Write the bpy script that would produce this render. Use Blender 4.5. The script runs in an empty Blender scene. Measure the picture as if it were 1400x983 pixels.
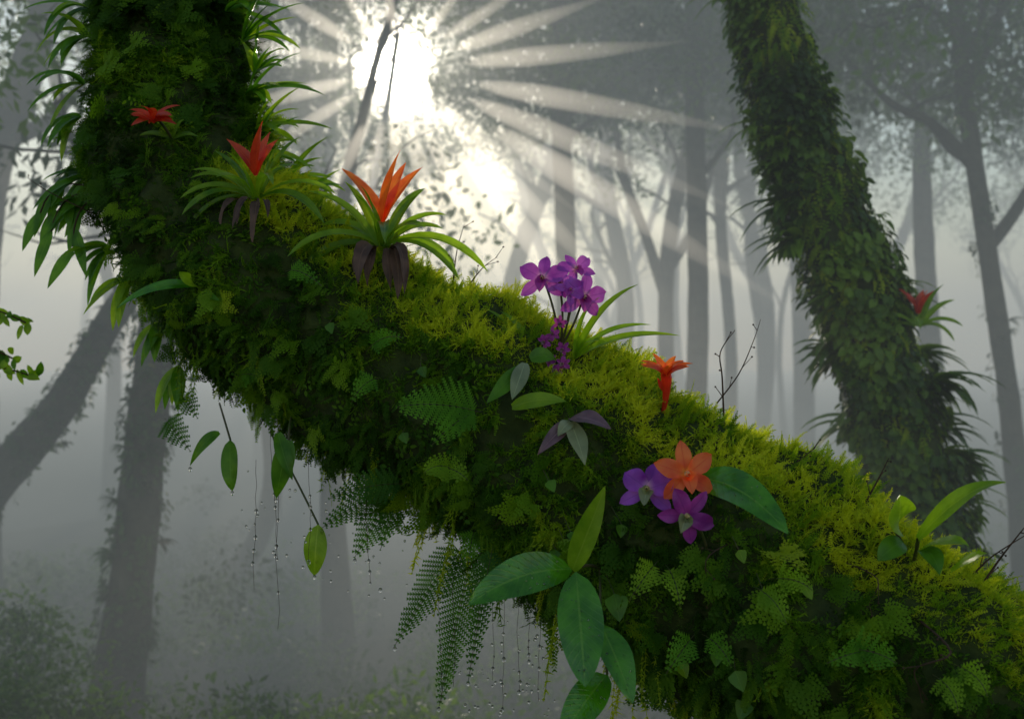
import bpy, math, random
from mathutils import Vector, Matrix, noise
from mathutils.bvhtree import BVHTree
random.seed(7)
rnd=random.random
def U(a,b): return a+(b-a)*rnd()
def rv():
    while True:
        v=Vector((U(-1,1),U(-1,1),U(-1,1)))
        if .01<v.length<1: return v.normalized()
sc=bpy.context.scene
SUN=Vector((-0.114,1,0.283)).normalized()
# ---------------------------------------------------------------- materials
def newmat(name):
    m=bpy.data.materials.new(name); m.use_nodes=True
    nt=m.node_tree; nt.nodes.clear(); return m,nt
def N(nt,t,**k):
    n=nt.nodes.new(t)
    for a,b in k.items(): setattr(n,a,b)
    return n
def math_(nt,op,a,b=None):
    n=N(nt,'ShaderNodeMath',operation=op)
    for i,v in enumerate((a,b)):
        if v is None: continue
        if isinstance(v,(int,float)): n.inputs[i].default_value=v
        else: nt.links.new(v,n.inputs[i])
    return n.outputs[0]
def ramp(nt,fac,stops):
    r=N(nt,'ShaderNodeValToRGB'); e=r.color_ramp.elements
    while len(e)<len(stops): e.new(.5)
    for i,(p,c) in enumerate(stops):
        e[i].position=p; e[i].color=(c[0],c[1],c[2],1)
    nt.links.new(fac,r.inputs[0]); return r.outputs[0]
def surf_out(nt,col,rough,trans,spec=.5,bump=None,tcol=None):
    L=nt.links
    p=N(nt,'ShaderNodeBsdfPrincipled'); p.inputs['Roughness'].default_value=rough
    p.inputs['Specular IOR Level'].default_value=spec
    L.new(col,p.inputs['Base Color'])
    if bump is not None: L.new(bump,p.inputs['Normal'])
    o=N(nt,'ShaderNodeOutputMaterial')
    if trans>0:
        t=N(nt,'ShaderNodeBsdfTranslucent'); L.new(tcol or col,t.inputs[0])
        mx=N(nt,'ShaderNodeMixShader'); mx.inputs[0].default_value=trans
        L.new(p.outputs[0],mx.inputs[1]); L.new(t.outputs[0],mx.inputs[2]); L.new(mx.outputs[0],o.inputs[0])
    else: L.new(p.outputs[0],o.inputs[0])
def bumpn(nt,h,s,d=.01):
    b=N(nt,'ShaderNodeBump'); b.inputs['Strength'].default_value=s; b.inputs['Distance'].default_value=d
    nt.links.new(h,b.inputs['Height']); return b.outputs[0]
def noisen(nt,scale,detail=4,coord='Object'):
    t=N(nt,'ShaderNodeTexCoord'); n=N(nt,'ShaderNodeTexNoise')
    n.inputs['Scale'].default_value=scale; n.inputs['Detail'].default_value=detail
    nt.links.new(t.outputs[coord],n.inputs['Vector']); return n.outputs['Fac']
def leafmat(name,dark,light,vein=None,rough=.35,trans=.35,vs=26,spec=.5,radial=None):
    m,nt=newmat(name); L=nt.links
    uv=N(nt,'ShaderNodeUVMap'); sp=N(nt,'ShaderNodeSeparateXYZ'); L.new(uv.outputs[0],sp.inputs[0])
    au=math_(nt,'ABSOLUTE',math_(nt,'SUBTRACT',sp.outputs[0],.5))
    nz=noisen(nt,22,5)
    base=ramp(nt,nz,[(.32,dark),(.68,light)])
    if radial:
        rr=ramp(nt,sp.outputs[1],radial[1]); mx=N(nt,'ShaderNodeMix',data_type='RGBA')
        L.new(ramp(nt,sp.outputs[1],[(0,(1,1,1)),(radial[0],(0,0,0))]),mx.inputs['Factor'])
        L.new(base,mx.inputs['A']); L.new(rr,mx.inputs['B']); base=mx.outputs['Result']
    w=math_(nt,'SINE',math_(nt,'MULTIPLY',math_(nt,'SUBTRACT',sp.outputs[1],math_(nt,'MULTIPLY',au,.35)),vs*6.28))
    vv=math_(nt,'POWER',math_(nt,'MAXIMUM',w,0.0),8)
    mid=math_(nt,'LESS_THAN',au,.025)
    fac=math_(nt,'MINIMUM',math_(nt,'ADD',math_(nt,'MULTIPLY',vv,.10 if vs else 0),math_(nt,'MULTIPLY',mid,.5)),1.0)
    v=vein or tuple(min(1,c*1.6+.01) for c in light)
    mx=N(nt,'ShaderNodeMix',data_type='RGBA'); L.new(fac,mx.inputs['Factor']); L.new(base,mx.inputs['A']); mx.inputs['B'].default_value=(*v,1)
    col=mx.outputs['Result']
    g=N(nt,'ShaderNodeMix',data_type='RGBA'); g.blend_type='MULTIPLY'; g.inputs['Factor'].default_value=1
    L.new(col,g.inputs['A']); g.inputs['B'].default_value=(2.2,2.0,.9,1)
    surf_out(nt,col,rough,trans,spec,bumpn(nt,math_(nt,'ADD',fac,nz),.5,.006),g.outputs['Result'])
    return m
def tintmat(name,stops,rough=.6,trans=.4,spec=.3):
    m,nt=newmat(name); L=nt.links
    b=N(nt,'ShaderNodeAttribute',attribute_type='GEOMETRY',attribute_name='tint')
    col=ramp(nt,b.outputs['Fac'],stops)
    g=N(nt,'ShaderNodeMix',data_type='RGBA'); g.blend_type='MULTIPLY'; g.inputs['Factor'].default_value=1
    L.new(col,g.inputs['A']); g.inputs['B'].default_value=(2.0,1.8,.8,1)
    surf_out(nt,col,rough,trans,spec,None,g.outputs['Result']); return m
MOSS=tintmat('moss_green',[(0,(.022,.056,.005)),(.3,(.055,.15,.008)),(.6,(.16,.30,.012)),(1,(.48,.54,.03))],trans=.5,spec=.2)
FOL=tintmat('foliage',[(0,(.018,.035,.010)),(.5,(.045,.10,.015)),(1,(.14,.24,.025))],rough=.45,trans=.35)
M_leaf=leafmat('leaf_green',(.04,.14,.006),(.10,.26,.012),(.12,.28,.03),rough=.3,trans=.45,spec=.4)
M_glossy=leafmat('leaf_glossy',(.03,.15,.005),(.08,.29,.010),(.16,.36,.04),rough=.13,trans=.35,vs=14,spec=.7)
M_lime=leafmat('leaf_lime',(.13,.27,.01),(.24,.40,.02),(.32,.46,.06),trans=.5,vs=12,rough=.3,spec=.4)
M_bromel=leafmat('bromeliad_leaf',(.05,.15,.008),(.16,.28,.015),trans=.45,vs=0,rough=.28,spec=.4)
M_dead=leafmat('dead_leaf',(.04,.022,.024),(.14,.08,.065),rough=.7,trans=.2,vs=0)
M_pale=leafmat('pale_leaf',(.16,.2,.11),(.28,.32,.19),trans=.3,vs=0)
M_silverp=leafmat('purple_leaf',(.10,.05,.08),(.22,.13,.17),trans=.3,vs=0)
M_orange=leafmat('orange_bract',(.55,.07,.02),(.8,.2,.03),(.85,.3,.05),trans=.45,vs=0)
M_red=leafmat('red_bract',(.45,.03,.02),(.65,.08,.03),(.7,.14,.06),trans=.45,vs=0)
M_purple=leafmat('purple_petal',(.20,.02,.44),(.40,.09,.70),(.15,.02,.38),rough=.5,trans=.4,vs=0,radial=(.35,[(0,(.8,.65,.85)),(.3,(.4,.12,.6))]))
M_magenta=leafmat('magenta_petal',(.20,.02,.28),(.42,.06,.50),(.15,.01,.25),rough=.5,trans=.4,vs=0)
M_opetal=leafmat('orange_petal',(.62,.06,.03),(.88,.2,.06),(.5,.04,.02),rough=.5,trans=.4,vs=0,radial=(.3,[(0,(.85,.6,.1)),(.3,(.85,.15,.04))]))
def plain(name,c1,c2,scale,rough=.8,bs=.6,bd=.01,trans=0):
    m,nt=newmat(name); n=noisen(nt,scale,8); col=ramp(nt,n,[(.3,c1),(.7,c2)])
    surf_out(nt,col,rough,trans,.3,bumpn(nt,n,bs,bd)); return m
M_core=plain('peat_bark',(.012,.022,.005),(.04,.06,.012),18,.95,1,.03)
M_bark=plain('bark',(.022,.022,.014),(.06,.06,.038),9,.9,1,.04)
M_twig=plain('twig',(.03,.018,.012),(.08,.045,.03),40,.8)
M_stem=plain('stem',(.05,.08,.02),(.09,.07,.04),30,.5)
M_ground=plain('forest_floor',(.012,.018,.008),(.04,.045,.02),1.2,.95,1,.1)
M_yel=plain('lip_yellow',(.7,.45,.1),(.85,.75,.5),60,.5,.2,.002,.3)
m,nt=newmat('water_drop'); p=N(nt,'ShaderNodeBsdfPrincipled'); p.inputs['Roughness'].default_value=.03
p.inputs['IOR'].default_value=1.33; p.inputs['Transmission Weight'].default_value=1
o=N(nt,'ShaderNodeOutputMaterial'); nt.links.new(p.outputs[0],o.inputs[0]); M_drop=m
# ---------------------------------------------------------------- mesh builder
BEADS=[]
class MB:
    def __init__(s): s.v=[];s.f=[];s.uv=[];s.m=[];s.mats=[]
    def mi(s,mat):
        if mat not in s.mats: s.mats.append(mat)
        return s.mats.index(mat)
    def face(s,idx,uvs,m): s.f.append(idx); s.uv.extend(uvs); s.m.append(m)
    def blade(s,pts,W,nrm,mat,shape='lance',fold=.25,across=4,wave=0.0):
        k=s.mi(mat); n=len(pts); b=len(s.v); ph=U(0,6)
        for i,p in enumerate(pts):
            t=i/(n-1)
            d=(pts[min(i+1,n-1)]-pts[max(i-1,0)]).normalized()
            sd=d.cross(nrm)
            if sd.length<1e-4: sd=d.orthogonal()
            sd.normalize(); nn=sd.cross(d).normalized()
            if shape=='oval': w=math.sin(math.pi*min(1,t**.85))**.7
            elif shape=='strap': w=min(1,.55+t*1.2)*(1-t**4)**.9
            elif shape=='petal': w=math.sin(math.pi*min(1,(.10+.90*t)**1.35))**.75
            elif shape=='heart': w=(math.sin(math.pi*t**.5))**.8
            else: w=math.sin(math.pi*min(1,(.04+.96*t)**.75))**.85
            w=max(w,.02)*W*.5
            for j in range(across+1):
                o=j/across*2-1
                s.v.append(p+sd*(o*w)+nn*(fold*w*abs(o)+wave*W*math.sin(t*9+ph+o*2)*abs(o)))
            if mat is M_glossy and W>.04 and .1<t<.9:
                for q in range(3):
                    o=U(-.85,.85); BEADS.append((p+sd*(o*w)+nn*(fold*w*abs(o)+.001)+d*U(-.006,.006),U(.001,.0028)))
        A=across+1
        for i in range(n-1):
            for j in range(across):
                a=b+i*A+j
                s.face((a,a+1,a+A+1,a+A),[(j/across,i/(n-1)),((j+1)/across,i/(n-1)),((j+1)/across,(i+1)/(n-1)),(j/across,(i+1)/(n-1))],k)
    def tube(s,pts,rs,mat,seg=6):
        k=s.mi(mat); b=len(s.v); n=len(pts)
        for i,p in enumerate(pts):
            d=(pts[min(i+1,n-1)]-pts[max(i-1,0)]).normalized()
            a=d.cross(Vector((.13,.97,.2)));
            if a.length<.05: a=d.orthogonal()
            a.normalize(); c=d.cross(a); r=rs if isinstance(rs,float) else rs[i]
            for j in range(seg):
                th=2*math.pi*j/seg; s.v.append(p+(a*math.cos(th)+c*math.sin(th))*r)
        for i in range(n-1):
            for j in range(seg):
                j2=(j+1)%seg
                s.face((b+i*seg+j,b+i*seg+j2,b+(i+1)*seg+j2,b+(i+1)*seg+j),[(0,0),(1,0),(1,1),(0,1)],k)
    def ball(s,c,r,mat,sx=1,sz=1,seg=8,rings=6):
        k=s.mi(mat); b=len(s.v)
        for i in range(rings+1):
            ph=math.pi*i/rings
            for j in range(seg):
                th=2*math.pi*j/seg; s.v.append(c+Vector((math.sin(ph)*math.cos(th)*r*sx,math.sin(ph)*math.sin(th)*r*sx,math.cos(ph)*r*sz)))
        for i in range(rings):
            for j in range(seg):
                j2=(j+1)%seg; s.face((b+i*seg+j,b+(i+1)*seg+j,b+(i+1)*seg+j2,b+i*seg+j2),[(0,0),(1,0),(1,1),(0,1)],k)
    def tri(s,a,b_,c,d,mat):
        k=s.mi(mat); b=len(s.v); s.v+= [a,b_,c,d]; s.face((b,b+1,b+2,b+3),[(.5,0),(1,.5),(.5,1),(0,.5)],k)
    def tri3(s,a,b_,c,mat):
        k=s.mi(mat); b=len(s.v); s.v+= [a,b_,c]; s.face((b,b+1,b+2),[(.3,0),(.7,0),(.8,1)],k)
    def build(s,name,parent=None,link=True,smooth=True):
        me=bpy.data.meshes.new(name); me.from_pydata([tuple(v) for v in s.v],[],s.f)
        for mt in s.mats: me.materials.append(mt)
        me.polygons.foreach_set('material_index',s.m)
        me.polygons.foreach_set('use_smooth',[smooth]*len(s.f))
        u=me.uv_layers.new(name='UVMap'); fl=[c for q in s.uv for c in q]; u.data.foreach_set('uv',fl)
        me.update(); ob=bpy.data.objects.new(name,me)
        if link: sc.collection.objects.link(ob)
        if parent: ob.parent=parent
        return ob
def bez(a,c,b,n=9): return [a*(1-t)**2+c*2*t*(1-t)+b*t*t for t in [i/n for i in range(n+1)]]
def arc(base,d,L,bend,n=8):
    pts=[base.copy()]; d=d.normalized()
    for i in range(n):
        pts.append(pts[-1]+d*(L/n)); d=(d+bend/n).normalized()
    return pts
def catmull(P,n):
    out=[]; m=len(P)
    for i in range(m-1):
        p0=P[max(i-1,0)];p1=P[i];p2=P[i+1];p3=P[min(i+2,m-1)]
        for k in range(n):
            t=k/n
            out.append([.5*(2*b+(c-a)*t+(2*a-5*b+4*c-d)*t*t+(-a+3*b-3*c+d)*t**3) for a,b,c,d in zip(p0,p1,p2,p3)])
    out.append(list(P[-1])); return out
UP=Vector((0,0,1)); CAMP=Vector((0,0,0)); FRONT=Vector((0,-1,.25))
def frond(mb,base,tip,ctrl,W,mat,n=14,nrm=FRONT,stem=None,lite=False):
    pts=bez(base,ctrl,tip,n); ln=(tip-base).length; sp=ln/n
    mb.tube(pts[::2] if lite else pts,.0009,stem or M_stem,3)
    for i in range(2,n+1):
        t=i/n; d=(pts[i]-pts[i-1]).normalized(); sd=d.cross(nrm).normalized()
        L=W*.62*((1-t)**.75*min(1,.55+t*2.2)+.05)*U(.85,1.12)
        for s in (-1,1):
            dd=(sd*s+d*.55+nrm*U(-.25,.25)-UP*.08).normalized(); q=max(2,int(L/(.0065 if not lite else .010))); s2=dd.cross(nrm).normalized()
            mb.tri3(pts[i]+s2*.0016,pts[i]-s2*.0016,pts[i]+dd*L,mat)
            hw=L/q*.52
            for j in range(q):
                f=(j+.35)/q; c=pts[i]+dd*L*f; g=min(L*.40,sp*.80)*(1-.75*f)+.001
                for s3 in (-1,1):
                    mb.tri3(c-dd*hw,c+dd*hw,c+(s2*s3+dd*.75)*g,mat)
# ---------------------------------------------------------------- prototypes
def protocol(name,objs):
    c=bpy.data.collections.new(name)
    for o in objs: c.objects.link(o)
    return c
def sprig(name,L,npair,ll,lw,bend,mat,curl=0.3,sub=False):
    mb=MB(); pts=arc(Vector((0,0,0)),Vector((0,.25,1)),L,Vector((U(-.3,.3),-bend,0)),npair)
    mb.tube([pts[0],pts[len(pts)//2],pts[-1]],[.0012,.001,.0004],mat,3)
    for i in range(1,len(pts)):
        t=i/len(pts); d=(pts[i]-pts[i-1]).normalized(); f=(1-t*.75)*(.6+.4*math.sin(t*3.1))
        for sgn in (-1,1):
            dd=(Vector((sgn,0,0))*.9+d*.7+Vector((0,U(-curl,curl),0))).normalized()
            l=ll*f*U(.8,1.2); w=lw*U(.8,1.2); sd=dd.cross(Vector((0,1,U(-.4,.4)))).normalized()
            if sub:
                q=2
                for j in range(q):
                    c=pts[i]+dd*l*(j+.3)/q
                    for s2 in (-1,1):
                        e=(dd*.8+sd*s2).normalized(); g=l*.42*(1-j/q*.5)
                        mb.tri3(c+dd*w*.5,c-dd*w*.5,c+e*g,mat)
                mb.tri3(pts[i]+sd*w*.4,pts[i]-sd*w*.4,pts[i]+dd*l*1.05,mat)
            else:
                mb.tri(pts[i],pts[i]+dd*l*.45+sd*w*.5,pts[i]+dd*l,pts[i]+dd*l*.45-sd*w*.5,mat)
    return mb.build(name,link=False,smooth=False)
def hairs(name,n,L,w,mat):
    mb=MB()
    for i in range(n):
        d=(Vector((0,0,1))+rv()*.7).normalized(); p=Vector((U(-.01,.01),U(-.01,.01),0))
        q=p+d*L*U(.6,1.1)+Vector((0,0,-.2*L)); sd=d.cross(rv()).normalized()*w
        mb.tri3(p-sd,p+sd,q,mat)
        for j in range(3):
            t=.3+.22*j; c=p.lerp(q,t); e=(d+rv()*1.1).normalized(); s2=e.cross(rv()).normalized()*w*.9
            mb.tri3(c+s2,c-s2,c+e*L*.28,mat)
    return mb.build(name,link=False,smooth=False)
def roundleaf(name,n,L,l,w,mat):
    mb=MB(); pts=arc(Vector((0,0,0)),Vector((0,.4,1)),L,Vector((U(-.5,.5),-.8,0)),n)
    for i in range(1,n+1):
        sgn=1 if i%2 else -1; d=(Vector((sgn,0,.3))+rv()*.4).normalized()
        mb.blade(arc(pts[i],d,l*U(.7,1.2),Vector((0,-.4,-.2)),3),w*U(.8,1.1),Vector((0,1,0))+rv()*.3,mat,'oval',.2,2)
    return mb.build(name,link=False,smooth=True)
def minifern(name,L,W):
    mb=MB()
    for a in (0,.7,-.6):
        tip=Vector((math.sin(a)*L,-.1*L,math.cos(a)*L))*(1 if a==0 else .7)
        frond(mb,Vector((0,0,0)),tip,tip*.5+Vector((0,.35*L,0)),W*(1 if a==0 else .8),MOSS,10,Vector((0,1,.2)),MOSS,True)
    return mb.build(name,link=False,smooth=False)
moss_protos=protocol('moss_prototypes',[
 sprig('m0',.075,11,.020,.0048,.5,MOSS,sub=True), sprig('m1',.06,11,.014,.0046,.9,MOSS), sprig('m2',.095,12,.028,.0055,.7,MOSS,sub=True),
 hairs('m3',14,.038,.0018,MOSS), hairs('m4',10,.055,.0022,MOSS), roundleaf('m5',7,.06,.018,.010,MOSS), minifern('m6',.12,.085)])
def strand(name,L,mat):
    mb=MB()
    for k in range(3):
        pts=arc(Vector((U(-.02,.02),U(-.02,.02),0)),Vector((0,0,1))+rv()*.2,L*U(.5,1),rv()*.4,12)
        mb.tube(pts,.0009,mat,3)
        for p in pts[1:]:
            for q in range(4):
                e=(Vector((0,0,1))+rv()*1.1).normalized(); s2=e.cross(rv()).normalized()*.0022; l=U(.008,.022)
                mb.tri3(p+s2,p-s2,p+e*l,mat)
    return mb.build(name,link=False,smooth=False)
hang_protos=protocol('hanging_prototypes',[strand('h0',.16,MOSS),strand('h1',.24,MOSS),sprig('h2',.17,20,.035,.007,.3,MOSS,sub=True)])
def cluster(name,n,R,l,w,mat,flat=.7):
    mb=MB()
    for i in range(n):
        p=rv()*R*rnd()**.4; p.z*=flat; d=(rv()+p.normalized()*.6-Vector((0,0,.3))).normalized(); sd=d.cross(rv()).normalized()
        L=l*U(.6,1.3); W=w*U(.7,1.2)
        mb.tri(p,p+d*L*.45+sd*W*.5,p+d*L,p+d*L*.45-sd*W*.5,mat)
    return mb
crown=[cluster('c%d'%i,105,.55,.12,.055,FOL).build('c%d'%i,link=False,smooth=False) for i in range(4)]
crown_protos=protocol('crown_prototypes',crown)
ivy=[]
for i in range(3):
    mb=MB()
    for k in range(9):
        p=Vector((U(-.07,.07),U(.0,.05),U(-.07,.07)))
        mb.blade(arc(p,Vector((U(-.8,.8),.5,-U(.2,1))),U(.045,.075),Vector((0,-.3,-.5)),3),U(.032,.048),Vector((U(-.4,.4),1,.6)),FOL,'oval',.2,2)
    ivy.append(mb.build('i%d'%i,link=False))
for i in range(2):
    mb=MB()
    for k in range(8):
        mb.blade(arc(Vector((0,0,0)),Vector((U(-1,1),1,U(-.3,1))),U(.12,.24),Vector((0,0,-1.2)),6),U(.03,.045),Vector((0,.3,1)),FOL,'lance',.3,2)
    ivy.append(mb.build('i%d'%(3+i),link=False))
ivy_protos=protocol('ivy_prototypes',ivy)
def scatter(name,col,items,parent=None):
    me=bpy.data.meshes.new(name); me.from_pydata([tuple(i[0]) for i in items],[],[])
    def att(n,t,key,vals): a=me.attributes.new(n,t,'POINT'); a.data.foreach_set(key,vals)
    att('rot','FLOAT_VECTOR','vector',[c for i in items for c in i[1]])
    att('scl','FLOAT','value',[i[2] for i in items]); att('pidx','INT','value',[i[3] for i in items]); att('tint','FLOAT','value',[min(1,max(0,i[4])) for i in items])
    ob=bpy.data.objects.new(name,me); sc.collection.objects.link(ob)
    if parent: ob.parent=parent
    ng=bpy.data.node_groups.new(name+'_gn','GeometryNodeTree')
    ng.interface.new_socket('Geometry',in_out='INPUT',socket_type='NodeSocketGeometry'); ng.interface.new_socket('Geometry',in_out='OUTPUT',socket_type='NodeSocketGeometry')
    gi=ng.nodes.new('NodeGroupInput'); go=ng.nodes.new('NodeGroupOutput'); ip=ng.nodes.new('GeometryNodeInstanceOnPoints')
    ci=ng.nodes.new('GeometryNodeCollectionInfo'); ci.inputs['Collection'].default_value=col; ci.inputs['Separate Children'].default_value=True; ci.inputs['Reset Children'].default_value=True
    def na(n,t): x=ng.nodes.new('GeometryNodeInputNamedAttribute'); x.data_type=t; x.inputs['Name'].default_value=n; return [o for o in x.outputs if o.enabled and o.name=='Attribute'][0]
    e=ng.nodes.new('FunctionNodeEulerToRotation'); l=ng.links
    l.new(na('rot','FLOAT_VECTOR'),e.inputs[0]); l.new(e.outputs[0],ip.inputs['Rotation'])
    l.new(na('scl','FLOAT'),ip.inputs['Scale']); l.new(na('pidx','INT'),ip.inputs['Instance Index'])
    ip.inputs['Pick Instance'].default_value=True
    l.new(gi.outputs[0],ip.inputs['Points']); l.new(ci.outputs[0],ip.inputs['Instance'])
    rz=ng.nodes.new('GeometryNodeRealizeInstances'); l.new(ip.outputs[0],rz.inputs[0]); l.new(rz.outputs[0],go.inputs[0])
    md=ob.modifiers.new('instances','NODES'); md.node_group=ng
    return ob
def frame(zd,yn):
    z=zd.normalized(); y=(yn-z*yn.dot(z))
    if y.length<1e-3: y=z.orthogonal()
    y.normalize(); x=y.cross(z)
    return Matrix((x,y,z)).transposed().to_euler()
# ---------------------------------------------------------------- swept trunks
class Sweep:
    def __init__(s,ctrl,n=12,amp=.1,fr=3.0,seed=0):
        s.q=catmull(ctrl,n); s.amp=amp; s.fr=fr; s.off=Vector((seed*7.1,seed*3.3,0)); s.n=len(s.q)
    def at(s,t,th):
        f=t*(s.n-1); i=min(int(f),s.n-2); k=f-i; a,b=s.q[i],s.q[i+1]
        c=Vector(a[:3]).lerp(Vector(b[:3]),k); r=a[3]*(1-k)+b[3]*k; T=(Vector(b[:3])-Vector(a[:3])).normalized()
        n1=Vector((0,1,0)); n1=(n1-T*n1.dot(T)).normalized(); n2=T.cross(n1)
        d=n1*math.cos(th)+n2*math.sin(th); p=c+d*r
        h=noise.noise(p*s.fr+s.off)+.5*noise.noise(p*s.fr*2.6+s.off)
        return c+d*r*(1+s.amp*h),d,T,c,r,h
    def mesh(s,mb,mat,rings,seg):
        k=mb.mi(mat); b=len(mb.v)
        for i in range(rings+1):
            for j in range(seg): mb.v.append(s.at(i/rings,2*math.pi*j/seg)[0])
        for i in range(rings):
            for j in range(seg):
                j2=(j+1)%seg; mb.face((b+i*seg+j,b+i*seg+j2,b+(i+1)*seg+j2,b+(i+1)*seg+j),[(0,0)]*4,k)
main=Sweep([(-1.15,3.6,5.5,.26),(-1.12,3.4,3.0,.24),(-1.063,3.2,1.398,.20),(-1.063,3.2,1.032,.205),(-1.04,3.15,.70,.24),(-.905,3.05,.41,.265),(-.665,2.95,.18,.28),
 (-.366,2.85,-.01,.27),(-.079,2.75,-.135,.28),(.189,2.65,-.30,.30),(.437,2.55,-.455,.30),(.70,2.45,-.62,.305),(.94,2.35,-.78,.305),(1.173,2.25,-.955,.305),(1.46,2.15,-1.175,.31),(2.0,2.1,-1.9,.36),(2.3,2.1,-3.2,.5)],12,.17,4.5,1)
mb=MB(); main.mesh(mb,M_core,260,64)
tree=mb.build('moss_covered_tree')
bvh=BVHTree.FromPolygons([tuple(v) for v in mb.v],mb.f)
items=[];hang=[]
NM=40000
t0,t1=.10,.93
for i in range(NM):
    t=U(t0,t1); th=U(0,2*math.pi)
    if math.cos(th)>.3 and rnd()<.85: continue
    p,d,T,c,r,h=main.at(t,th)
    up=d.z; ln=noise.noise(p*5.5+Vector((3,9,1))); ln2=noise.noise(p*15)
    if ln2<-.30 and up<.6: continue
    down=(-UP-d*(-UP).dot(d))
    if up>.5:
        zd=d*1.0+rv()*.6+T*.2; idx=random.choice([3,3,4,4,1,0]); s=U(.55,1.0)
    else:
        zd=down*U(.3,1.0)+d*U(.25,.9)+rv()*.7; idx=random.choice([0,0,1,2,4,3,5,1,4]); s=U(.5,1.05)
        if ln>.12: idx=random.choice([4,3,1,3]); s=U(.55,1.1)
        if up<-.5: zd=-UP*.8+rv()*.5+d*.3
        if rnd()<.018: idx=6; s=U(.5,.9); zd=down*U(.0,.8)+d*.5+Vector((U(-1,1),0,0)); 
    tint=.27+.28*max(0,up)**1.0+.42*ln+.42*ln2+(.36 if up>.55 else 0)+U(-.18,.18)+(.12 if idx==6 else 0)  # upward moss yellower; sunlit rim glow painted into the tint
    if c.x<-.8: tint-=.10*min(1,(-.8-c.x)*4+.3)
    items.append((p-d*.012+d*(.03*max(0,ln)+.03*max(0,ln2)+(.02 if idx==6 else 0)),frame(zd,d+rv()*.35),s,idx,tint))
for i in range(520):
    t=U(.2,.85); th=U(0,2*math.pi); p,d,T,c,r,h=main.at(t,th)
    if d.z>-.45: continue
    hang.append((p,frame(-UP+rv()*.12,rv()),U(.5,1.2),random.choice([0,0,1,2]),U(.3,1)))
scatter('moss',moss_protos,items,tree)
scatter('hanging_moss',hang_protos,hang,tree)
# ---------------------------------------------------------------- placement helpers (metres)
def P(x,z,y=2.8): return Vector((x*y/2.8,y,z*y/2.8))
def R(x,z,dy=0): return P(x,z,2.70-.357*x+dy)
def S(x,z,off=.02):
    d=Vector((x,2.8,z)).normalized(); h=bvh.ray_cast(CAMP,d)
    if h[0] is None: return R(x,z)
    return h[0]-d*off
def tint_leafmat(nm,a,b): return leafmat(nm,a,b,rough=.6,trans=.45,vs=0,vein=b,spec=.2)
M_fern=tint_leafmat('fern_green',(.06,.19,.012),(.12,.31,.02))
M_fernd=tint_leafmat('fern_dark',(.025,.095,.010),(.055,.17,.018))
M_ferny=tint_leafmat('fern_yellow',(.12,.25,.015),(.22,.38,.02))
def fern(fr,mat):
    mb=MB()
    for (bx,bz,tx,tz,W,sag) in fr:
        a=S(bx,bz,.05); tip=P(tx,tz,a.y-.07); mid=(a+tip)/2+Vector((0,-.05,.03))
        frond(mb,a,tip,mid,W*1.1,mat,max(9,int((tip-a).length/.0145)))
    return mb.build('fern')
fern([(-.07,-.15,-.315,-.13,.13,0),(-.08,-.14,-.22,-.235,.08,0)],M_fern)
fern([(-.30,-.36,-.43,-.54,.13,0),(-.31,-.36,-.52,-.46,.11,0),(-.28,-.34,-.50,-.38,.10,0),(-.29,-.36,-.36,-.52,.08,0)],M_fernd)
fern([(-.10,-.50,-.20,-.95,.12,0),(-.13,-.50,-.32,-.78,.11,0),(-.05,-.50,-.12,-.88,.08,0)],M_fernd)
fern([(.97,-.80,.86,-.83,.06,0),(.90,-.79,1.05,-.83,.08,0)],M_fern)
fern([(-.76,-.05,-.66,-.06,.07,0),(-.80,-.06,-.62,-.10,.07,0)],M_fern)
fern([(-.16,-.30,-.24,-.31,.07,0),(-.2,-.3,-.12,-.33,.07,0)],M_ferny)
fern([(-.10,-.46,-.02,-.53,.09,0),(-.10,-.46,-.12,-.56,.08,0)],M_fern)
fern([(.40,-.55,.32,-.66,.07,0),(.42,-.56,.46,-.68,.06,0)],M_ferny)
fern([(-.95,-.16,-.88,-.25,.09,0),(-.90,-.10,-.86,-.16,.08,0)],M_fernd)
fern([(1.2,-.83,1.30,-.92,.06,0),(1.15,-.86,1.22,-.97,.06,0)],M_ferny)
fern([(-.62,.24,-.52,.20,.06,0),(-.4,.02,-.3,.06,.06,0),(-.36,-.05,-.44,-.12,.06,0)],M_fern)
fern([(.66,-.62,.75,-.72,.07,0),(.7,-.6,.82,-.63,.06,0)],M_ferny)
fern([(.5,-.75,.42,-.86,.07,0),(.52,-.75,.6,-.84,.06,0)],M_fern)
def leaves(name,L,stems=()):
    mb=MB()
    for st in stems:
        a,b,r=st; mb.tube(bez(a,(a+b)/2+Vector((0,-.02,.02)),b,6),r,M_stem,5)
    for (a,b,W,mat,shape,arch) in L:
        mid=(a+b)/2+Vector((0,-.02,arch)); mb.blade(bez(a,mid,b,12),W,FRONT+rv()*.35+UP*.5,mat,shape,.22,6,.035)
    return mb.build(name)
j=P(.165,-.575,2.2)
leaves('broadleaf_epiphyte',[(j,P(-.12,-.67,2.08),.085,M_glossy,'oval',.05),(P(.175,-.58,2.15),P(.20,-.895,2.03),.095,M_glossy,'oval',-.0),
 (j,P(.255,-.345,2.15),.055,M_lime,'lance',.0),(P(.24,-.72,2.15),P(.33,-.94,2.05),.07,M_glossy,'oval',.02),(P(.26,-.86,2.15),P(.13,-1.04,2.05),.075,M_glossy,'oval',.02)],
 [(S(.24,-.57,0),j,.004),(S(.24,-.57,0),P(.24,-.72,2.15),.003),(P(.24,-.72,2.15),P(.26,-.86,2.15),.003)])
leaves('broadleaf_epiphyte',[(S(.50,-.325,.06),P(.755,-.475,2.05),.08,M_glossy,'oval',.06)],[])
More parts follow.
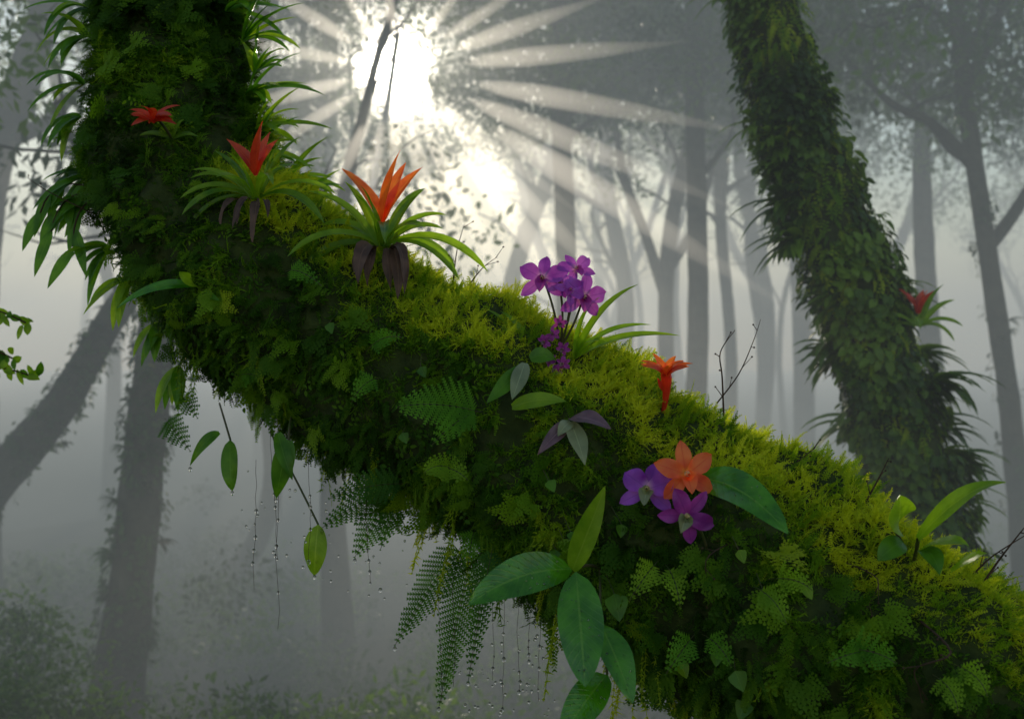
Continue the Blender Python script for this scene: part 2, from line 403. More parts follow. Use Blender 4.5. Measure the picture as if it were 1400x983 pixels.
leaves('broadleaf_epiphyte',[(S(.03,-.02,.07),S(-.07,-.12,.1),.04,M_leaf,'lance',.0),(S(.035,-.01,.07),S(.0,-.11,.1),.04,M_pale,'lance',0),(S(0,-.13,.06),S(.15,-.115,.1),.04,M_lime,'lance',.02),(S(.05,-.0,.06),S(.12,0.0,.1),.04,M_leaf,'lance',.02)])
leaves('pale_epiphyte',[(S(.16,-.17,.07),P(.07,-.26,2.28),.035,M_silverp,'lance',.01),(S(.16,-.16,.07),P(.27,-.19,2.26),.05,M_silverp,'lance',.02),(S(.16,-.17,.07),P(.20,-.29,2.25),.045,M_pale,'lance',.01),(S(.16,-.17,.07),P(.125,-.21,2.28),.03,M_pale,'lance',.01)])
leaves('hanging_leaf_plant',[(P(-.77,-.22,2.72),P(-.765,-.36,2.69),.05,M_leaf,'oval',0),(P(-.61,-.22,2.6),P(-.645,-.38,2.6),.055,M_leaf,'lance',0),(P(-.53,-.45,2.65),P(-.54,-.59,2.64),.06,M_lime,'oval',0),(P(-.80,-.2,2.7),P(-.88,-.29,2.68),.03,M_leaf,'lance',.03),(P(-.64,-.2,2.6),P(-.60,-.33,2.58),.04,M_leaf,'lance',0)],
 [(S(-.66,-.2,0),P(-.53,-.45,2.65),.003),(S(-.80,-.12,0),P(-.77,-.22,2.72),.003),(S(-.60,-.15,0),P(-.61,-.22,2.6),.003)])
leaves('long_leaf_plant',[(P(-.86,.20,2.7),P(-1.08,.14,2.6),.03,M_glossy,'lance',.05),(P(-.85,.19,2.7),P(-.91,.24,2.62),.035,M_lime,'oval',0),(P(-.85,.19,2.7),P(-.82,.13,2.6),.03,M_lime,'oval',0),(P(-.85,.19,2.7),P(-.80,.16,2.6),.02,M_leaf,'oval',0)],[(S(-.8,.1,0),P(-.855,.20,2.7),.003)])
leaves('upright_leaf_plant',[(R(1.05,-.47,-.15),R(1.06,-.37,-.2),.075,M_lime,'oval',0),(R(1.11,-.49,-.15),R(1.35,-.335,-.2),.045,M_lime,'lance',.06),(R(1.07,-.50,-.15),R(1.0,-.55,-.2),.05,M_leaf,'oval',.02),(R(1.12,-.52,-.15),R(1.25,-.51,-.2),.045,M_lime,'lance',.03),(R(1.12,-.52,-.15),R(1.17,-.59,-.2),.045,M_leaf,'lance',.03),(R(1.2,-.58,-.15),R(1.30,-.53,-.2),.03,M_lime,'lance',.02)],
 [(R(1.08,-.58,-.05),R(1.05,-.47,-.15),.004),(R(1.09,-.58,-.05),R(1.11,-.49,-.15),.004)])
mb=MB()
for (x,z,s) in [(.28,-.64,.06),(.61,-.85,.045),(.64,-.93,.045),(.14,-.49,.035),(.69,-.64,.035),(.12,-.52,.03),(.46,-.83,.035),(.34,-.84,.04),(.56,-.80,.03),(.16,-.47,.025),(-.3,-.2,.03),(-.25,-.02,.03),(.1,-.33,.03),(.8,-.62,.03),(.62,-.52,.03),(.3,-.45,.03),(-.5,.1,.03),(.52,-.27,.035)]:
    a=S(x,z,.07); mb.blade(arc(a,Vector((U(-.6,.6),-.3,-1)),s,Vector((0,0,-.2)),6),s*.9,FRONT+rv()*.3,random.choice([M_leaf,M_lime,M_leaf]),'heart',.2,4)
    mb.tube([a,a+Vector((U(-.02,.02),.06,.03))],.001,M_stem,4)
mb.build('creeping_vine')
# ---------------------------------------------------------------- bromeliads
def bromeliad(name,base,L,W,n,bmat,bl,dead=5,lean=Vector((0,0,0)),bL=.55):
    mb=MB()
    for i in range(n):
        a=i*2.399+U(-.3,.3); k=i/n; el=math.radians(72-56*k+U(-8,8))
        d=Vector((math.cos(a)*math.cos(el)*1.3,math.sin(a)*math.cos(el)*.7,math.sin(el)))+lean
        l=L*(.75+.35*k)*U(.7,1.2); st=base+Vector((math.cos(a),math.sin(a),0))*.012
        mb.blade(arc(st,d,l,Vector((0,0,-1.1-k*.7)),10),W*U(.8,1.1),UP*.6+FRONT*.5+d*-.3,M_bromel if rnd()<.6 else M_lime,'strap',.4,4,.02)
    for i in range(bl):
        a=i*2.3+.5; d=Vector((math.cos(a)*.42,math.sin(a)*.3,1))+lean*.5
        mb.blade(arc(base+UP*.06,d,L*U(.75,1.1)*bL,Vector((math.cos(a)*.7,0,-.1)),8),W*1.35,Vector((-math.cos(a),-math.sin(a)-.8,.3)),bmat,'lance',.4,4,.03)
    for i in range(dead):
        x=U(-1,1); d=Vector((x*.7,-.6,U(-.5,.2)))
        mb.blade(arc(base+Vector((x*.05,-.03,-.01)),d,L*U(.3,.65),Vector((U(-.5,.5),0,-3.0)),8),W*U(.6,1.3),Vector((U(-.7,.7),-1,.6)),M_dead,'lance',.5,4,.12)
    return mb.build(name)
bromeliad('bromeliad',R(-.355,.31,-.12),.27,.030,20,M_orange,4,9,bL=.70)
b2=S(-.70,.44,.08); bromeliad('bromeliad',b2,.23,.025,15,M_red,4,5,Vector((-.1,-.3,0)),.6)
def spray(name,base,top,size,mat,n=9):
    mb=MB(); mb.tube(bez(base,(base+top)/2+Vector((.01,0,0)),top,6),[.004]*7,M_stem,5)
    for i in range(n):
        a=i*2.399; d=Vector((math.cos(a),math.sin(a)*.7-.3,U(-.2,1.0)))
        mb.blade(arc(top-UP*U(0,.02),d,size*U(.5,1.1),Vector((math.cos(a)*.4,0,-.9)),7),size*.3,Vector((-math.cos(a)*.5,-.8,.8)),mat,'lance',.25,4)
    for i in range(4):
        mb.blade(arc(base,Vector((U(-1,1),-.3,.6)),.09,Vector((0,0,-1.2)),6),.014,FRONT,M_bromel,'lance',.2,2)
    return mb.build(name)
s1=S(-.93,.60,.02); spray('red_flower_spike',s1,s1+Vector((-.01,-.11,.04)),.075,M_red,18)
mb=MB(); b=R(.41,-.12,-.10); tp=R(.42,-.035,-.14)
mb.tube(bez(b-UP*.04,(b+tp)/2+Vector((.012,0,0)),tp,6),[.006,.006,.007,.009,.011,.013,.012],M_red,8)
for i in range(13):
    a=i*2.399; d=Vector((math.cos(a)*.8,math.sin(a)*.6-.2,.9))
    mb.blade(arc(tp-UP*.01,d,U(.055,.075),Vector((math.cos(a)*.9,-.1,-.7)),7),.024,Vector((-math.cos(a)*.6,-.6,.8)),M_orange,'lance',.25,4,.03)
for i in range(6): 
    a=U(0,6); mb.blade(arc(b.lerp(tp,.4),Vector((math.cos(a)*.5,math.sin(a)*.5,1)),.035,Vector((0,0,-.2)),5),.012,FRONT,M_red,'lance',.2,2)
mb.build('orange_torch_flower')
# ---------------------------------------------------------------- orchids
def orchid(mb,c,nrm,size,mat,lipmat,roll=0.0,pw=.62):
    nrm=nrm.normalized(); side=UP.cross(nrm).normalized(); up=nrm.cross(side).normalized()
    def dirn(a): a+=roll; return side*math.sin(a)+up*math.cos(a)
    h=size*.5
    for a in (0,2.2,-2.2):
        a+=U(-.12,.12); d=dirn(a)+nrm*U(0,.25); mb.blade(arc(c,d,h*U(.92,1.08),-nrm*U(.2,.7),8),h*.48,nrm,mat,'petal',.18,6,.05)
    for a in (1.12,-1.12):
        a+=U(-.1,.1); d=dirn(a)+nrm*.35; mb.blade(arc(c+nrm*.003,d,h*U(.95,1.08),-nrm*U(.4,.9)+dirn(a)*.1,8),h*pw,nrm,mat,'petal',.14,6,.08)
    d=dirn(math.pi)+nrm*.7
    mb.blade(arc(c+nrm*.004,d,h*.62,-nrm*.2-up*.9,8),h*.5,nrm+up*.6,lipmat,'heart',.45,6,.06)
    for s in (-1,1):
        mb.blade(arc(c+nrm*.004,dirn(math.pi)*.3+side*s*.45+nrm,h*.36,up*.5,6),h*.3,side*-s+nrm*.4,lipmat,'oval',.3,4)
    mb.tube(arc(c,nrm+up*.25,h*.26,-up*.8,4),[h*.07,h*.08,h*.09,h*.08,h*.04],M_yel,8)
def stalk(mb,a,b,r=.0028,mat=None,sw=Vector((.015,0,.0))): mb.tube(bez(a,(a+b)/2+sw,b,8),r,mat or M_stem,6)
mb=MB(); b=R(.13,.03,-.10)
fl=[((.085,.22),.13,Vector((-.3,-1,.15)),.1),((.175,.245),.10,Vector((.3,-1,.5)),-.3),((.195,.17),.13,Vector((.35,-1,-.05)),.2),((.13,.205),.08,Vector((0,-1,.6)),.5),((.16,.19),.08,Vector((.1,-1,.1)),.9)]
for (x,z),s,nn,ro in fl:
    c=R(x,z,-.12-U(0,.05)); orchid(mb,c,nn,s,M_purple,M_magenta,ro,.66); stalk(mb,b,c-nn.normalized()*.004)
for (x,z) in [(.12,-.03),(.10,-.0),(.14,.03),(.09,.05),(.13,.1),(.11,.07),(.14,-.01)]:
    c=R(x,z,-.16); orchid(mb,c,Vector((U(-.5,.5),-1,-.2)),.04,M_magenta,M_silverp,U(0,3)); stalk(mb,b,c,.0018)
for (x,z,W) in [(.345,.205,.034),(.38,.095,.026),(.46,.065,.028),(.24,.17,.02),(-.03,.13,.024),(-.01,.09,.022),(.27,.045,.02),(-.08,.14,.018)]:
    a=R(.17 if x>.1 else .08,.0,-.08); t=R(x,z,-.12); mb.blade(bez(a,(a+t)/2+Vector((-.02,0,.05)),t,10),W,Vector((-.3 if x>.1 else .3,-.6,.8)),M_lime,'lance',.3,4)
mb.build('purple_orchid')
def single_orchid(name,x,z,size,mat,lip,nrm,ro,off,pw=.62):
    mb=MB(); c=S(x,z,off); orchid(mb,c,nrm,size,mat,lip,ro,pw); 
    stalk(mb,S(x+.06,z-.10,-.01),c-nrm.normalized()*.004,.003,M_stem,Vector((.0,-.03,.04))); return mb.build(name)
single_orchid('purple_orchid',.372,-.355,.13,M_purple,M_pale,Vector((-.35,-1,.25)),.15,.14,.8)
single_orchid('orange_orchid',.475,-.315,.15,M_opetal,M_opetal,Vector((.2,-1,.2)),-.1,.17,.55)
single_orchid('magenta_orchid',.475,-.425,.13,M_magenta,M_pale,Vector((.25,-1,-.2)),.7,.13,.6)
# ---------------------------------------------------------------- rosettes on the upper trunk
def rosette(base,out,L,W,n,mat,droop=1.2,shape='lance'):
    mb=MB()
    for i in range(n):
        d=(out+rv()*.75).normalized(); mb.blade(arc(base,d,L*U(.6,1.15),Vector((0,0,-droop*U(.5,1.3))),9),W*U(.8,1.2),(UP+Vector((0,-.7,0))),mat if rnd()<.7 else M_lime,shape,.3,4)
    return mb.build('strap_leaf_epiphyte')
for (x,z,dx,dz,L,n,m) in [(-.74,.86,1,.6,.2,8,M_leaf),(-.72,.72,1,.5,.22,9,M_leaf),(-.70,.62,1,.7,.22,9,M_lime),(-.62,.48,1,.9,.22,9,M_lime),(-.70,.78,.5,1,.16,6,M_leaf),(-.72,.55,1,.3,.2,8,M_leaf),(-.58,.42,1,.5,.16,7,M_leaf),(-.78,.95,.8,.6,.2,7,M_leaf),
  (-1.16,.88,-1,.3,.17,7,M_leaf),(-1.17,.75,-1,.1,.17,7,M_leaf),(-1.18,.66,-1,-.1,.16,7,M_leaf),(-1.15,.50,-1,.2,.2,8,M_leaf),(-1.13,.42,-1,.1,.2,8,M_leaf),(-1.10,.30,-1,-.2,.16,8,M_leaf),(-1.05,.22,-.7,-.6,.15,6,M_lime),(-.96,.10,-.5,-1,.14,7,M_leaf),(-.91,-.02,-.6,-1,.14,7,M_leaf),(-1.16,.96,-1,.3,.18,6,M_leaf)]:
    rosette(P(x,z,3.02),Vector((dx,-.35,dz)),L,.034,n,m,1.7 if dx<0 else 1.0)
mb=MB(); a=P(-1.12,.45,3.0)
for (x,z) in [(-1.26,.35),(-1.20,.30),(-1.29,.40)]:
    st=bez(a,P((x-1.17)/2-.02,z+.13,2.97),P(x,z,2.95),8); mb.tube(st,.0025,M_twig,5)
    for q in range(2,9,2):
        mb.blade(arc(st[q],Vector((U(-.8,.5),-.2,-1)),U(.09,.15),Vector((0,0,-.5)),8),.034,FRONT,M_leaf,'lance',.2,4)
mb.build('drooping_vine')
mb=MB()
for (a,b) in [(P(-1.6,.16,3.4),P(-1.33,.10,3.4)),(P(-1.6,-.02,3.4),P(-1.30,-.05,3.4)),(P(-1.6,.05,3.4),P(-1.36,.0,3.4))]:
    st=bez(a,(a+b)/2+UP*.05,b,12); mb.tube(st,.003,M_twig,5)
    for q in range(3,13):
        for k in range(2): mb.blade(arc(st[q]+rv()*.01,Vector((U(-.3,1),U(-.5,.3),U(-1,.8))),U(.03,.06),Vector((0,0,-.4)),5),.026,FRONT+rv()*.6,random.choice([M_leaf,M_lime]),'oval',.2,4)
mb.build('leafy_twig')
# ---------------------------------------------------------------- twigs, threads & drops
def twig(pts,r=.0028):
    mb=MB(); P_=[list(p) for p in pts]; q=[Vector(v) for v in catmull(P_,5)]
    mb.tube(q,[r*(1-.75*i/len(q)) for i in range(len(q))],M_twig,5)
    for i in range(3,len(q)-1,3):
        e=q[i]+(q[i]-q[i-1]).normalized()*.02+rv()*.02; mb.tube([q[i],e],[r*.5,r*.25],M_twig,4); mb.ball(e,.0025,M_twig,seg=6,rings=4)
    mb.build('twig')
twig([R(.58,-.18),R(.575,-.05),R(.57,.02),R(.61,.08)]); twig([R(.56,-.12),R(.62,-.04),R(.66,.05),R(.68,.11)],.002)
twig([R(.72,-.33),R(.78,-.28),R(.83,-.24)]); twig([R(.95,-.42),R(1.0,-.33),R(1.03,-.27)]); twig([R(1.27,-.64),R(1.33,-.55),R(1.40,-.46)],.0035); twig([R(1.25,-.60),R(1.31,-.54),R(1.42,-.47)],.0025)
twig([R(-.16,.22),R(-.15,.3),R(-.13,.37)],.002); twig([R(-.12,.2),R(-.08,.25),R(-.04,.28)],.002); twig([P(-1.15,.40,2.95),P(-1.27,.46,2.9),P(-1.33,.50,2.9)],.002)
twig([S(.9,-.55,.0),S(1.0,-.6,.08),S(.97,-.68,.05)],.002); twig([S(1.1,-.7,.0),S(1.2,-.8,.09),S(1.1,-.85,.09),S(1.15,-.95,.02)],.003); twig([S(.6,-.5,0),S(.53,-.55,.08),S(.55,-.66,.02)],.0018)
mb=MB()
for (x,z,l) in [(-.70,-.38,.25),(-.63,-.35,.38),(-.66,-.3,.25),(-.16,-.70,.2),(-.02,-.72,.24),(.02,-.74,.18),(-.05,-.66,.22),(.05,-.74,.1),(.08,-.74,.2),(-.20,-.68,.26),(-.40,-.42,.2),(-.56,-.36,.2)]:
    a=P(x,z,2.62); pts=[a+UP*.1]
    for q in range(10): pts.append(pts[-1]+Vector((U(-.12,.12),U(-.1,.1),-1))*(l+.08)/10)
    mb.tube(pts,.0006,M_twig,3)
    for q in range(4,11):
        if rnd()<.6: mb.ball(pts[q]+Vector((0,-.002,0)),U(.003,.0065),M_drop,.9,1.15,8,6)
for k in range(70):
    a=P(U(-.15,.12),U(-.98,-.7),U(2.5,2.7)); mb.ball(a,U(.002,.005),M_drop)
for k in range(50):
    x=U(-.75,-.2); a=P(x,-.20-.45*(x+.75)-U(.08,.3),U(2.5,2.7)); mb.ball(a,U(.002,.0045),M_drop)
for (x,z) in [(-.54,-.595),(-.765,-.365),(-.645,-.385),(-.2,-.955),(-.32,-.79),(-.43,-.55),(-.12,-.885),(-.52,-.47),(-.36,-.63),(-.88,-.3)]:
    mb.ball(P(x,z,2.64),.006,M_drop,.9,1.2,8,6)
for p,r in BEADS: mb.ball(p,r,M_drop,1,1,6,4)
mb.build('water_drops')
# ---------------------------------------------------------------- other trees
def leafitems(center,rad,n,idxn=4,tint=(.1,.8),sc_=(.7,1.3)):
    out=[]
    for i in range(n):
        v=rv()*rnd()**.33; p=center+Vector((v.x*rad[0],v.y*rad[1],v.z*rad[2]))
        if noise.noise(p*.9)<-.10: continue
        t=p.dot(SUN); dist=(p-SUN*t).length
        if dist<.30: continue
        if dist<.9 and rnd()<.35: continue
        q=p-SUN*((p.y-2.6)/SUN.y); rz=.10-.58*q.x      # gap cut in the leaves to let sun onto the ridge
        if -1.0<q.x<1.5 and -.25<q.z-rz<.30 and rnd()<.88: continue
        s=U(*sc_); out.append((p,(U(-.4,.4),U(-.4,.4),U(0,6.28)),s*(.6 if dist<1.2 else 1),random.randrange(idxn),U(*tint)))
    return out
def limb(mb,c,d,l,r):
    pts=[c]
    for i in range(7):
        d=(d+rv()*.45+UP*.06).normalized(); pts.append(pts[-1]+d*l/7)
        if i in(1,2,3,4,5):
            e=(d+rv()*.9).normalized(); q=pts[-1]+e*l*.2; mb.tube([pts[-1],q,q+(e+rv()*.5)*l*.14,q+(e+rv()*.6)*l*.26],[r*.4,r*.28,r*.18,r*.06],M_bark,5)
    mb.tube(pts,[r*(1-i/8) for i in range(8)],M_bark,6); return pts[-1]
def forest_tree(ctrl,branches=(),crowns=(),seed=0,rand=6,ivyn=0,name='forest_tree'):
    sw=Sweep(ctrl,8,.10,3,seed); mb=MB(); sw.mesh(mb,M_bark,60,14); L=[]
    for br in branches:
        q=catmull(br,5); mb.tube([Vector(v[:3]) for v in q],[v[3] for v in q],M_bark,8)
        for k in (8,12): 
            if k<len(q): limb(mb,Vector(q[k][:3]),Vector((U(-1,1),U(-.5,.5),.6)),U(.6,1.1),q[k][3]*.5)
    for k in range(rand):
        t=U(.08,.42); c,r=sw.at(t,0)[3],sw.at(t,0)[4]
        e=limb(mb,c,Vector((U(-1,1),U(-.7,.7),U(.3,1))).normalized(),U(1.2,2.6),r*.4); L+=leafitems(e,(.9,.9,.6),6)
    ob=mb.build(name)
    for c,rad,n in crowns: L+=leafitems(Vector(c),rad,n)
    if L: scatter('leaves',crown_protos,L,ob)
    if ivyn:
        I=[]
        for i in range(ivyn):
            p,d,T,c,r,h=sw.at(U(.0,.9),U(0,6.28)); I.append((p,frame(UP+rv()*.3,d),U(.5,1.1),random.choice([0,1,2,0,1,2,0,1,2,4]),U(.05,.6)))
        scatter('climbing_leaves',ivy_protos,I,ob)
    return ob
rt=Sweep([(.55,5.3,5.2,.12),(.80,5.2,3.6,.12),(1.03,5.0,2.65,.125),(1.20,5,1.97,.13),(1.359,5,1.22,.155),(1.556,5,.684,.17),(1.752,5,.148,.18),(1.895,5,-.3875,.18),(2.05,5,-.887,.2),(2.2,5,-1.8,.25),(2.3,5,-3.2,.35)],10,.16,3.5,5)
mb=MB(); rt.mesh(mb,M_core,90,24); rto=mb.build('vine_covered_tree')
I=[];Mo=[]
for i in range(1900):
    p,d,T,c,r,h=rt.at(U(.12,.97),U(0,6.28)); 
    if noise.noise(p*4)<-.15: continue
    I.append((p,frame(UP+rv()*.3,d),U(.5,1.15),random.choice([0,1,2]),U(.25,1)+.5*noise.noise(p*3)))
for i in range(5000):
    p,d,T,c,r,h=rt.at(U(.1,.97),U(0,6.28)); Mo.append((p,frame(-UP+d*.35+rv()*.5,d),U(.7,1.3),random.choice([0,1,2,5,5]),U(.3,.9)))
for i in range(100):
    p,d,T,c,r,h=rt.at(U(.22,.8),U(0,6.28))
    if abs(d.x)<.7: continue
    if noise.noise(Vector((p.z*1.6,d.x*3,1)))<-.1: continue
    for k in range(2): I.append((p+rv()*.05,frame(UP+Vector((d.x*.2,0,0)),Vector((d.x,-.4,.1))),U(.9,1.7),random.choice([3,4]),U(.5,1)))
scatter('climbing_leaves',ivy_protos,I,rto); scatter('moss_coat',moss_protos,Mo,rto)
bromeliad('bromeliad',P(1.11,.09,4.8),.26,.035,10,M_red,6,0)
forest_tree([(-2.6,8,4.5,.12),(-2.65,8,2.2,.13),(-2.77,8,.29,.14),(-2.886,8,-.85,.16),(-3.0,8,-2.0,.18),(-3.2,8,-3.3,.26)],crowns=[((-2.9,8.3,4.8),(2,1.5,1.1),60)],seed=2,rand=3,ivyn=380)
forest_tree([(-2.3,9.5,3.2,.10),(-3.0,9.2,1.3,.11),(-3.536,9,.33,.12),(-3.99,9,-.44,.15),(-4.6,9,-1.15,.19),(-5.2,9,-2.1,.24),(-5.6,9,-3.4,.3)],seed=3,rand=2,ivyn=300)
forest_tree([(-4.9,12,6,.15),(-5.35,12,4.4,.18),(-5.75,12,3.2,.2),(-6.15,12,2.0,.22),(-6.3,12,0,.25),(-6.3,12,-3.3,.33)],[[(-6.1,12,2.55,.12),(-5.7,12,2.65,.1),(-5.3,12,2.9,.07),(-4.8,12,3.6,.03)]],[((-5.8,12.5,5.2),(2.5,1.5,1.5),90)],seed=4,rand=4)
forest_tree([(-1.0,11,4.6,.03),(-1.4,11,3.4,.04),(-1.58,11,2.7,.05),(-1.78,11,1.9,.07),(-1.95,11,.6,.10),(-1.93,11,-1.5,.13),(-1.85,11,-3.3,.2)],seed=5,rand=3)
forest_tree([(-4.6,14,5,.1),(-4.1,14,2,.11),(-3.3,14,-1,.13),(-3.5,14,-2.5,.15),(-4.4,14,-3.4,.2)],crowns=[((-4.0,14,4.6),(2.4,1.5,1.5),130)],seed=6,rand=4)
forest_tree([(.5,14,7,.11),(.62,14,4.4,.13),(.72,14,2,.14),(.78,14,-1,.16),(.8,14,-3.3,.24)],crowns=[((.7,14,4.6),(2.6,1.5,1.7),230)],seed=7,rand=10)
forest_tree([(2.35,13,6.5,.10),(2.3,13,4.4,.12),(2.36,13,1,.13),(2.32,13,-1.5,.15),(2.3,13,-3.3,.22)],crowns=[((2.6,13,4.2),(2,1.5,1.3),110)],seed=8,rand=9)
forest_tree([(3.1,16,6,.08),(2.8,16,3.6,.1),(2.45,16,1.8,.12),(2.4,16,-.5,.13),(2.4,16,-3.3,.2)],[[(2.42,16,.9,.09),(2.1,16,1.9,.08),(1.7,16,3.1,.06),(1.5,16,5,.03)],[(2.45,16,1.4,.08),(2.9,16,2.2,.06),(3.3,16,3.6,.03)]],[((2.3,16,5.2),(3,1.5,1.6),110)],seed=9,rand=8)
forest_tree([(3.9,18,7,.07),(3.65,18,3,.1),(3.85,18,0,.11),(3.7,18,-3.3,.18)],crowns=[((3.9,18,5.2),(2.4,1.5,1.6),70)],seed=10,rand=8)
forest_tree([(5.5,22,8,.08),(5.1,22,3,.12),(5.4,22,0,.13),(5.3,22,-3.3,.2)],crowns=[((5.5,22,6),(3,1.5,2.2),70)],seed=11,rand=8)
forest_tree([(4.2,10,6,.07),(4.3,10,4,.075),(4.42,10,2.6,.08),(4.64,10,1.08,.09),(4.85,10,-.4,.10),(5.0,10,-1.9,.13),(5.1,10,-3.3,.22)],
 [[(4.64,10,1.08,.07),(4.95,10,1.5,.06),(5.3,10,2.2,.045),(5.5,10,3.4,.03)],[(4.5,10,1.9,.07),(4.1,10,2.3,.05),(3.7,10,2.5,.035),(3.2,10,3.0,.02)],[(4.42,10,2.6,.06),(4.7,10,3.2,.045),(4.9,10,4.0,.03)]],[((4.6,10.3,3.2),(1.6,1,.9),70),((3.5,10.5,3.3),(1.3,1,.7),45)],seed=12,rand=6,ivyn=80)
forest_tree([(6.5,15,7,.1),(6.0,15,3,.13),(6.4,15,-3.3,.2)],crowns=[((6.3,15,4.6),(2.4,1.5,2),100)],seed=13,rand=8)
random.seed(21)
mb=MB(); L=[]
for k in range(40):
    y=U(19,40); x=U(-.62,.62)*y
    if abs(x+.114*y)<1.8: continue
    r=U(.06,.2); x2=x+U(-2.5,2.5); sw=Sweep([(x2,y,9,r*.6),(x+(x2-x)*.6+U(-.5,.5),y,4.5,r*.8),(x+U(-.6,.6),y,1,r),(x,y,-3.4,r*1.3)],4,.05,2,k); sw.mesh(mb,M_bark,20,8)
    L+=leafitems(Vector((x2,y,U(5,9))),(2.6,1.5,2.2),26,sc_=(1,1.6))
    for q in range(4):
        c=sw.at(U(.25,.65),0)[3]; limb(mb,c,Vector((U(-1,1),U(-.3,.3),U(.5,1))).normalized(),U(1.5,3),r*.45)
L+=leafitems(Vector((-2.0,17,4.9)),(3.6,2.6,1.7),620,sc_=(.45,.95))
df=mb.build('distant_forest'); scatter('distant_leaves',crown_protos,L,df)
# ---------------------------------------------------------------- ground & undergrowth
mb=MB(); n=70; k=mb.mi(M_ground)
def warp(u): return math.copysign(abs(u)**2.2,u)*250
gx=[warp(-1+2*i/n) for i in range(n+1)]
def gz(x,y): return -3.15+.35*noise.noise(Vector((x*.25,y*.25,0)))+.12*noise.noise(Vector((x,y,3)))
for j in range(n+1):
    for i in range(n+1): mb.v.append(Vector((gx[i],gx[j]+8,gz(gx[i],gx[j]+8))))
for j in range(n):
    for i in range(n): a=j*(n+1)+i; mb.face((a,a+1,a+n+2,a+n+1),[(0,0)]*4,k)
mb.build('ground')
L=[]
for i in range(900):
    y=U(5,15); x=U(-.7,.7)*y; q=noise.noise(Vector((x*.5,y*.5,7)))
    if q<-.15: continue
    L.append((Vector((x,y,gz(x,y)+U(.0,.3+1.6*max(0,q)))),(U(-.3,.3),U(-.3,.3),U(0,6)),U(.4,.8),random.randrange(4),U(.2,1)))
scatter('undergrowth',crown_protos,L)
for (cx,cy,cz,rx,rz,nn) in [(-2.9,6.0,-2.5,.8,.65,70),(-1.6,6.4,-2.75,.9,.6,70),(-3.4,7,-2.2,.5,.7,35)]:
    L=[]; mb=MB()
    for i in range(nn):
        v=rv()*rnd()**.33; p=Vector((cx+v.x*rx,cy+v.y*.5,cz+v.z*rz)); L.append((p,(U(-.4,.4),U(-.4,.4),U(0,6)),U(.35,.6),random.randrange(4),U(.2,1)))
        if i%6==0: mb.tube(bez(Vector((cx,cy,-3.2)),Vector((cx,cy,cz)),p,6),[.015,.013,.011,.009,.007,.005,.003],M_bark,5)
    so_=mb.build('shrub'); scatter('leaves',crown_protos,L,so_)
# ---------------------------------------------------------------- fog bank standing behind the big branch, with added glowing tubes shaped as sun shafts
def fogbox(name,scat,absb,src,col,g,lo,hi):
    m,nt=newmat(name+'_volume'); ad=N(nt,'ShaderNodeAddShader'); ad2=N(nt,'ShaderNodeAddShader'); o=N(nt,'ShaderNodeOutputMaterial')
    ab=N(nt,'ShaderNodeVolumeAbsorption'); ab.inputs['Color'].default_value=(0,0,0,1); ab.inputs['Density'].default_value=absb
    em=N(nt,'ShaderNodeEmission'); em.inputs[0].default_value=(*col,1); em.inputs[1].default_value=src  # self-glow stands in for light scattered within the fog
    vs=N(nt,'ShaderNodeVolumeScatter'); vs.inputs['Color'].default_value=(1,1,1,1); vs.inputs['Density'].default_value=scat; vs.inputs['Anisotropy'].default_value=g
    nt.links.new(ab.outputs[0],ad.inputs[0]); nt.links.new(em.outputs[0],ad.inputs[1])
    if scat>0: nt.links.new(ad.outputs[0],ad2.inputs[0]); nt.links.new(vs.outputs[0],ad2.inputs[1]); nt.links.new(ad2.outputs[0],o.inputs['Volume'])
    else: nt.links.new(ad.outputs[0],o.inputs['Volume'])
    c=[(a+b)/2 for a,b in zip(lo,hi)]; bpy.ops.mesh.primitive_cube_add(size=1,location=c); f=bpy.context.object; f.name=name; f.scale=[b-a for a,b in zip(lo,hi)]; f.data.materials.append(m)
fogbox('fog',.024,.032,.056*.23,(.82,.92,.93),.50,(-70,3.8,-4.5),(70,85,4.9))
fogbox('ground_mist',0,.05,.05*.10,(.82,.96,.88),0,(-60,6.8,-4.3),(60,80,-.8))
m,nt=newmat('ray_emission'); em=N(nt,'ShaderNodeEmission'); em.inputs[0].default_value=(1,.88,.70,1); em.inputs[1].default_value=.36  # emissive volume: the shafts glow by themselves, not lit by the sun lamp
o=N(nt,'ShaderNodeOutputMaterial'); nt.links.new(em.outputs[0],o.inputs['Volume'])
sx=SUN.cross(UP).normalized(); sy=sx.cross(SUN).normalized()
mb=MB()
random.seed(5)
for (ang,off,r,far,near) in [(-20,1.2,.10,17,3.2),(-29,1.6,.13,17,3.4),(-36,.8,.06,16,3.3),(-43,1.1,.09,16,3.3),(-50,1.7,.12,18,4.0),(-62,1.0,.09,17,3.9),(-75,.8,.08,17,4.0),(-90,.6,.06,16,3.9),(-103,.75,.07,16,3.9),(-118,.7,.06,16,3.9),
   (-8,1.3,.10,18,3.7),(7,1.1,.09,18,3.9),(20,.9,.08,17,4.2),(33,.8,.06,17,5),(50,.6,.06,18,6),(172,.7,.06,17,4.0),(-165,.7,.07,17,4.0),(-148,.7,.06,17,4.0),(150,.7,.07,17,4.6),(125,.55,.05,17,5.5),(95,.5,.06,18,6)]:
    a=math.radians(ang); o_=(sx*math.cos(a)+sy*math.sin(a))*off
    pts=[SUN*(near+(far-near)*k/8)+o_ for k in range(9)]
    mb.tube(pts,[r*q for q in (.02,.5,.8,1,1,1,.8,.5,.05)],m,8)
mb.build('sun_ray_glow')
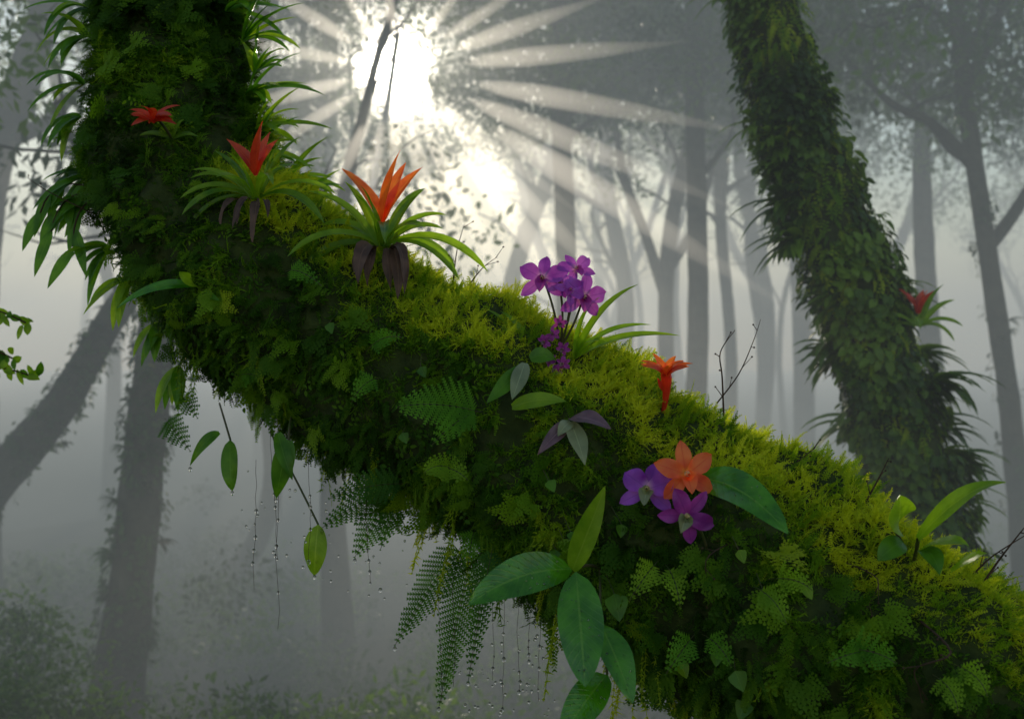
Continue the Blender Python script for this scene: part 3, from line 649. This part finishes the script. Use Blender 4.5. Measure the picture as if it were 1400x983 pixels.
# ---------------------------------------------------------------- world, sun, camera
w=bpy.data.worlds.new('World'); sc.world=w; w.use_nodes=True; nt=w.node_tree; nt.nodes.clear()
sky=N(nt,'ShaderNodeTexSky',sky_type='NISHITA'); sky.sun_disc=False; sky.sun_elevation=math.asin(SUN.z); sky.sun_rotation=math.atan2(SUN.x,SUN.y)
sky.air_density=1.3; sky.dust_density=.25; sky.ozone_density=.3
bg=N(nt,'ShaderNodeBackground'); bg.inputs[1].default_value=.15; nt.links.new(sky.outputs[0],bg.inputs[0])
tc=N(nt,'ShaderNodeTexCoord'); vm=N(nt,'ShaderNodeVectorMath',operation='DOT_PRODUCT'); nrm=N(nt,'ShaderNodeVectorMath',operation='NORMALIZE')
nt.links.new(tc.outputs['Generated'],nrm.inputs[0]); nt.links.new(nrm.outputs[0],vm.inputs[0]); vm.inputs[1].default_value=tuple(SUN)
dp=math_(nt,'MAXIMUM',vm.outputs['Value'],0.0)
g=math_(nt,'ADD',math_(nt,'MULTIPLY',math_(nt,'POWER',dp,150),.6),math_(nt,'MULTIPLY',math_(nt,'POWER',dp,3500),70))
bg2=N(nt,'ShaderNodeBackground'); bg2.inputs[0].default_value=(1,.92,.78,1); nt.links.new(g,bg2.inputs[1])
ad=N(nt,'ShaderNodeAddShader'); o=N(nt,'ShaderNodeOutputWorld'); nt.links.new(bg.outputs[0],ad.inputs[0]); nt.links.new(bg2.outputs[0],ad.inputs[1]); nt.links.new(ad.outputs[0],o.inputs[0])
sl=bpy.data.lights.new('sun','SUN'); sl.energy=5; sl.angle=math.radians(.5); sl.color=(1,.90,.70)
so=bpy.data.objects.new('sun',sl); sc.collection.objects.link(so); so.rotation_euler=SUN.to_track_quat('Z','Y').to_euler()
cam=bpy.data.cameras.new('camera'); co=bpy.data.objects.new('camera',cam); sc.collection.objects.link(co); sc.camera=co
co.location=(0,0,0); co.rotation_euler=(math.radians(90),0,0); cam.lens=36; cam.sensor_width=36; cam.clip_start=.05; cam.clip_end=1000
cam.dof.use_dof=True; cam.dof.focus_distance=2.5; cam.dof.aperture_fstop=2.8
sc.view_settings.view_transform='Standard'; sc.view_settings.look='None'; sc.view_settings.exposure=0
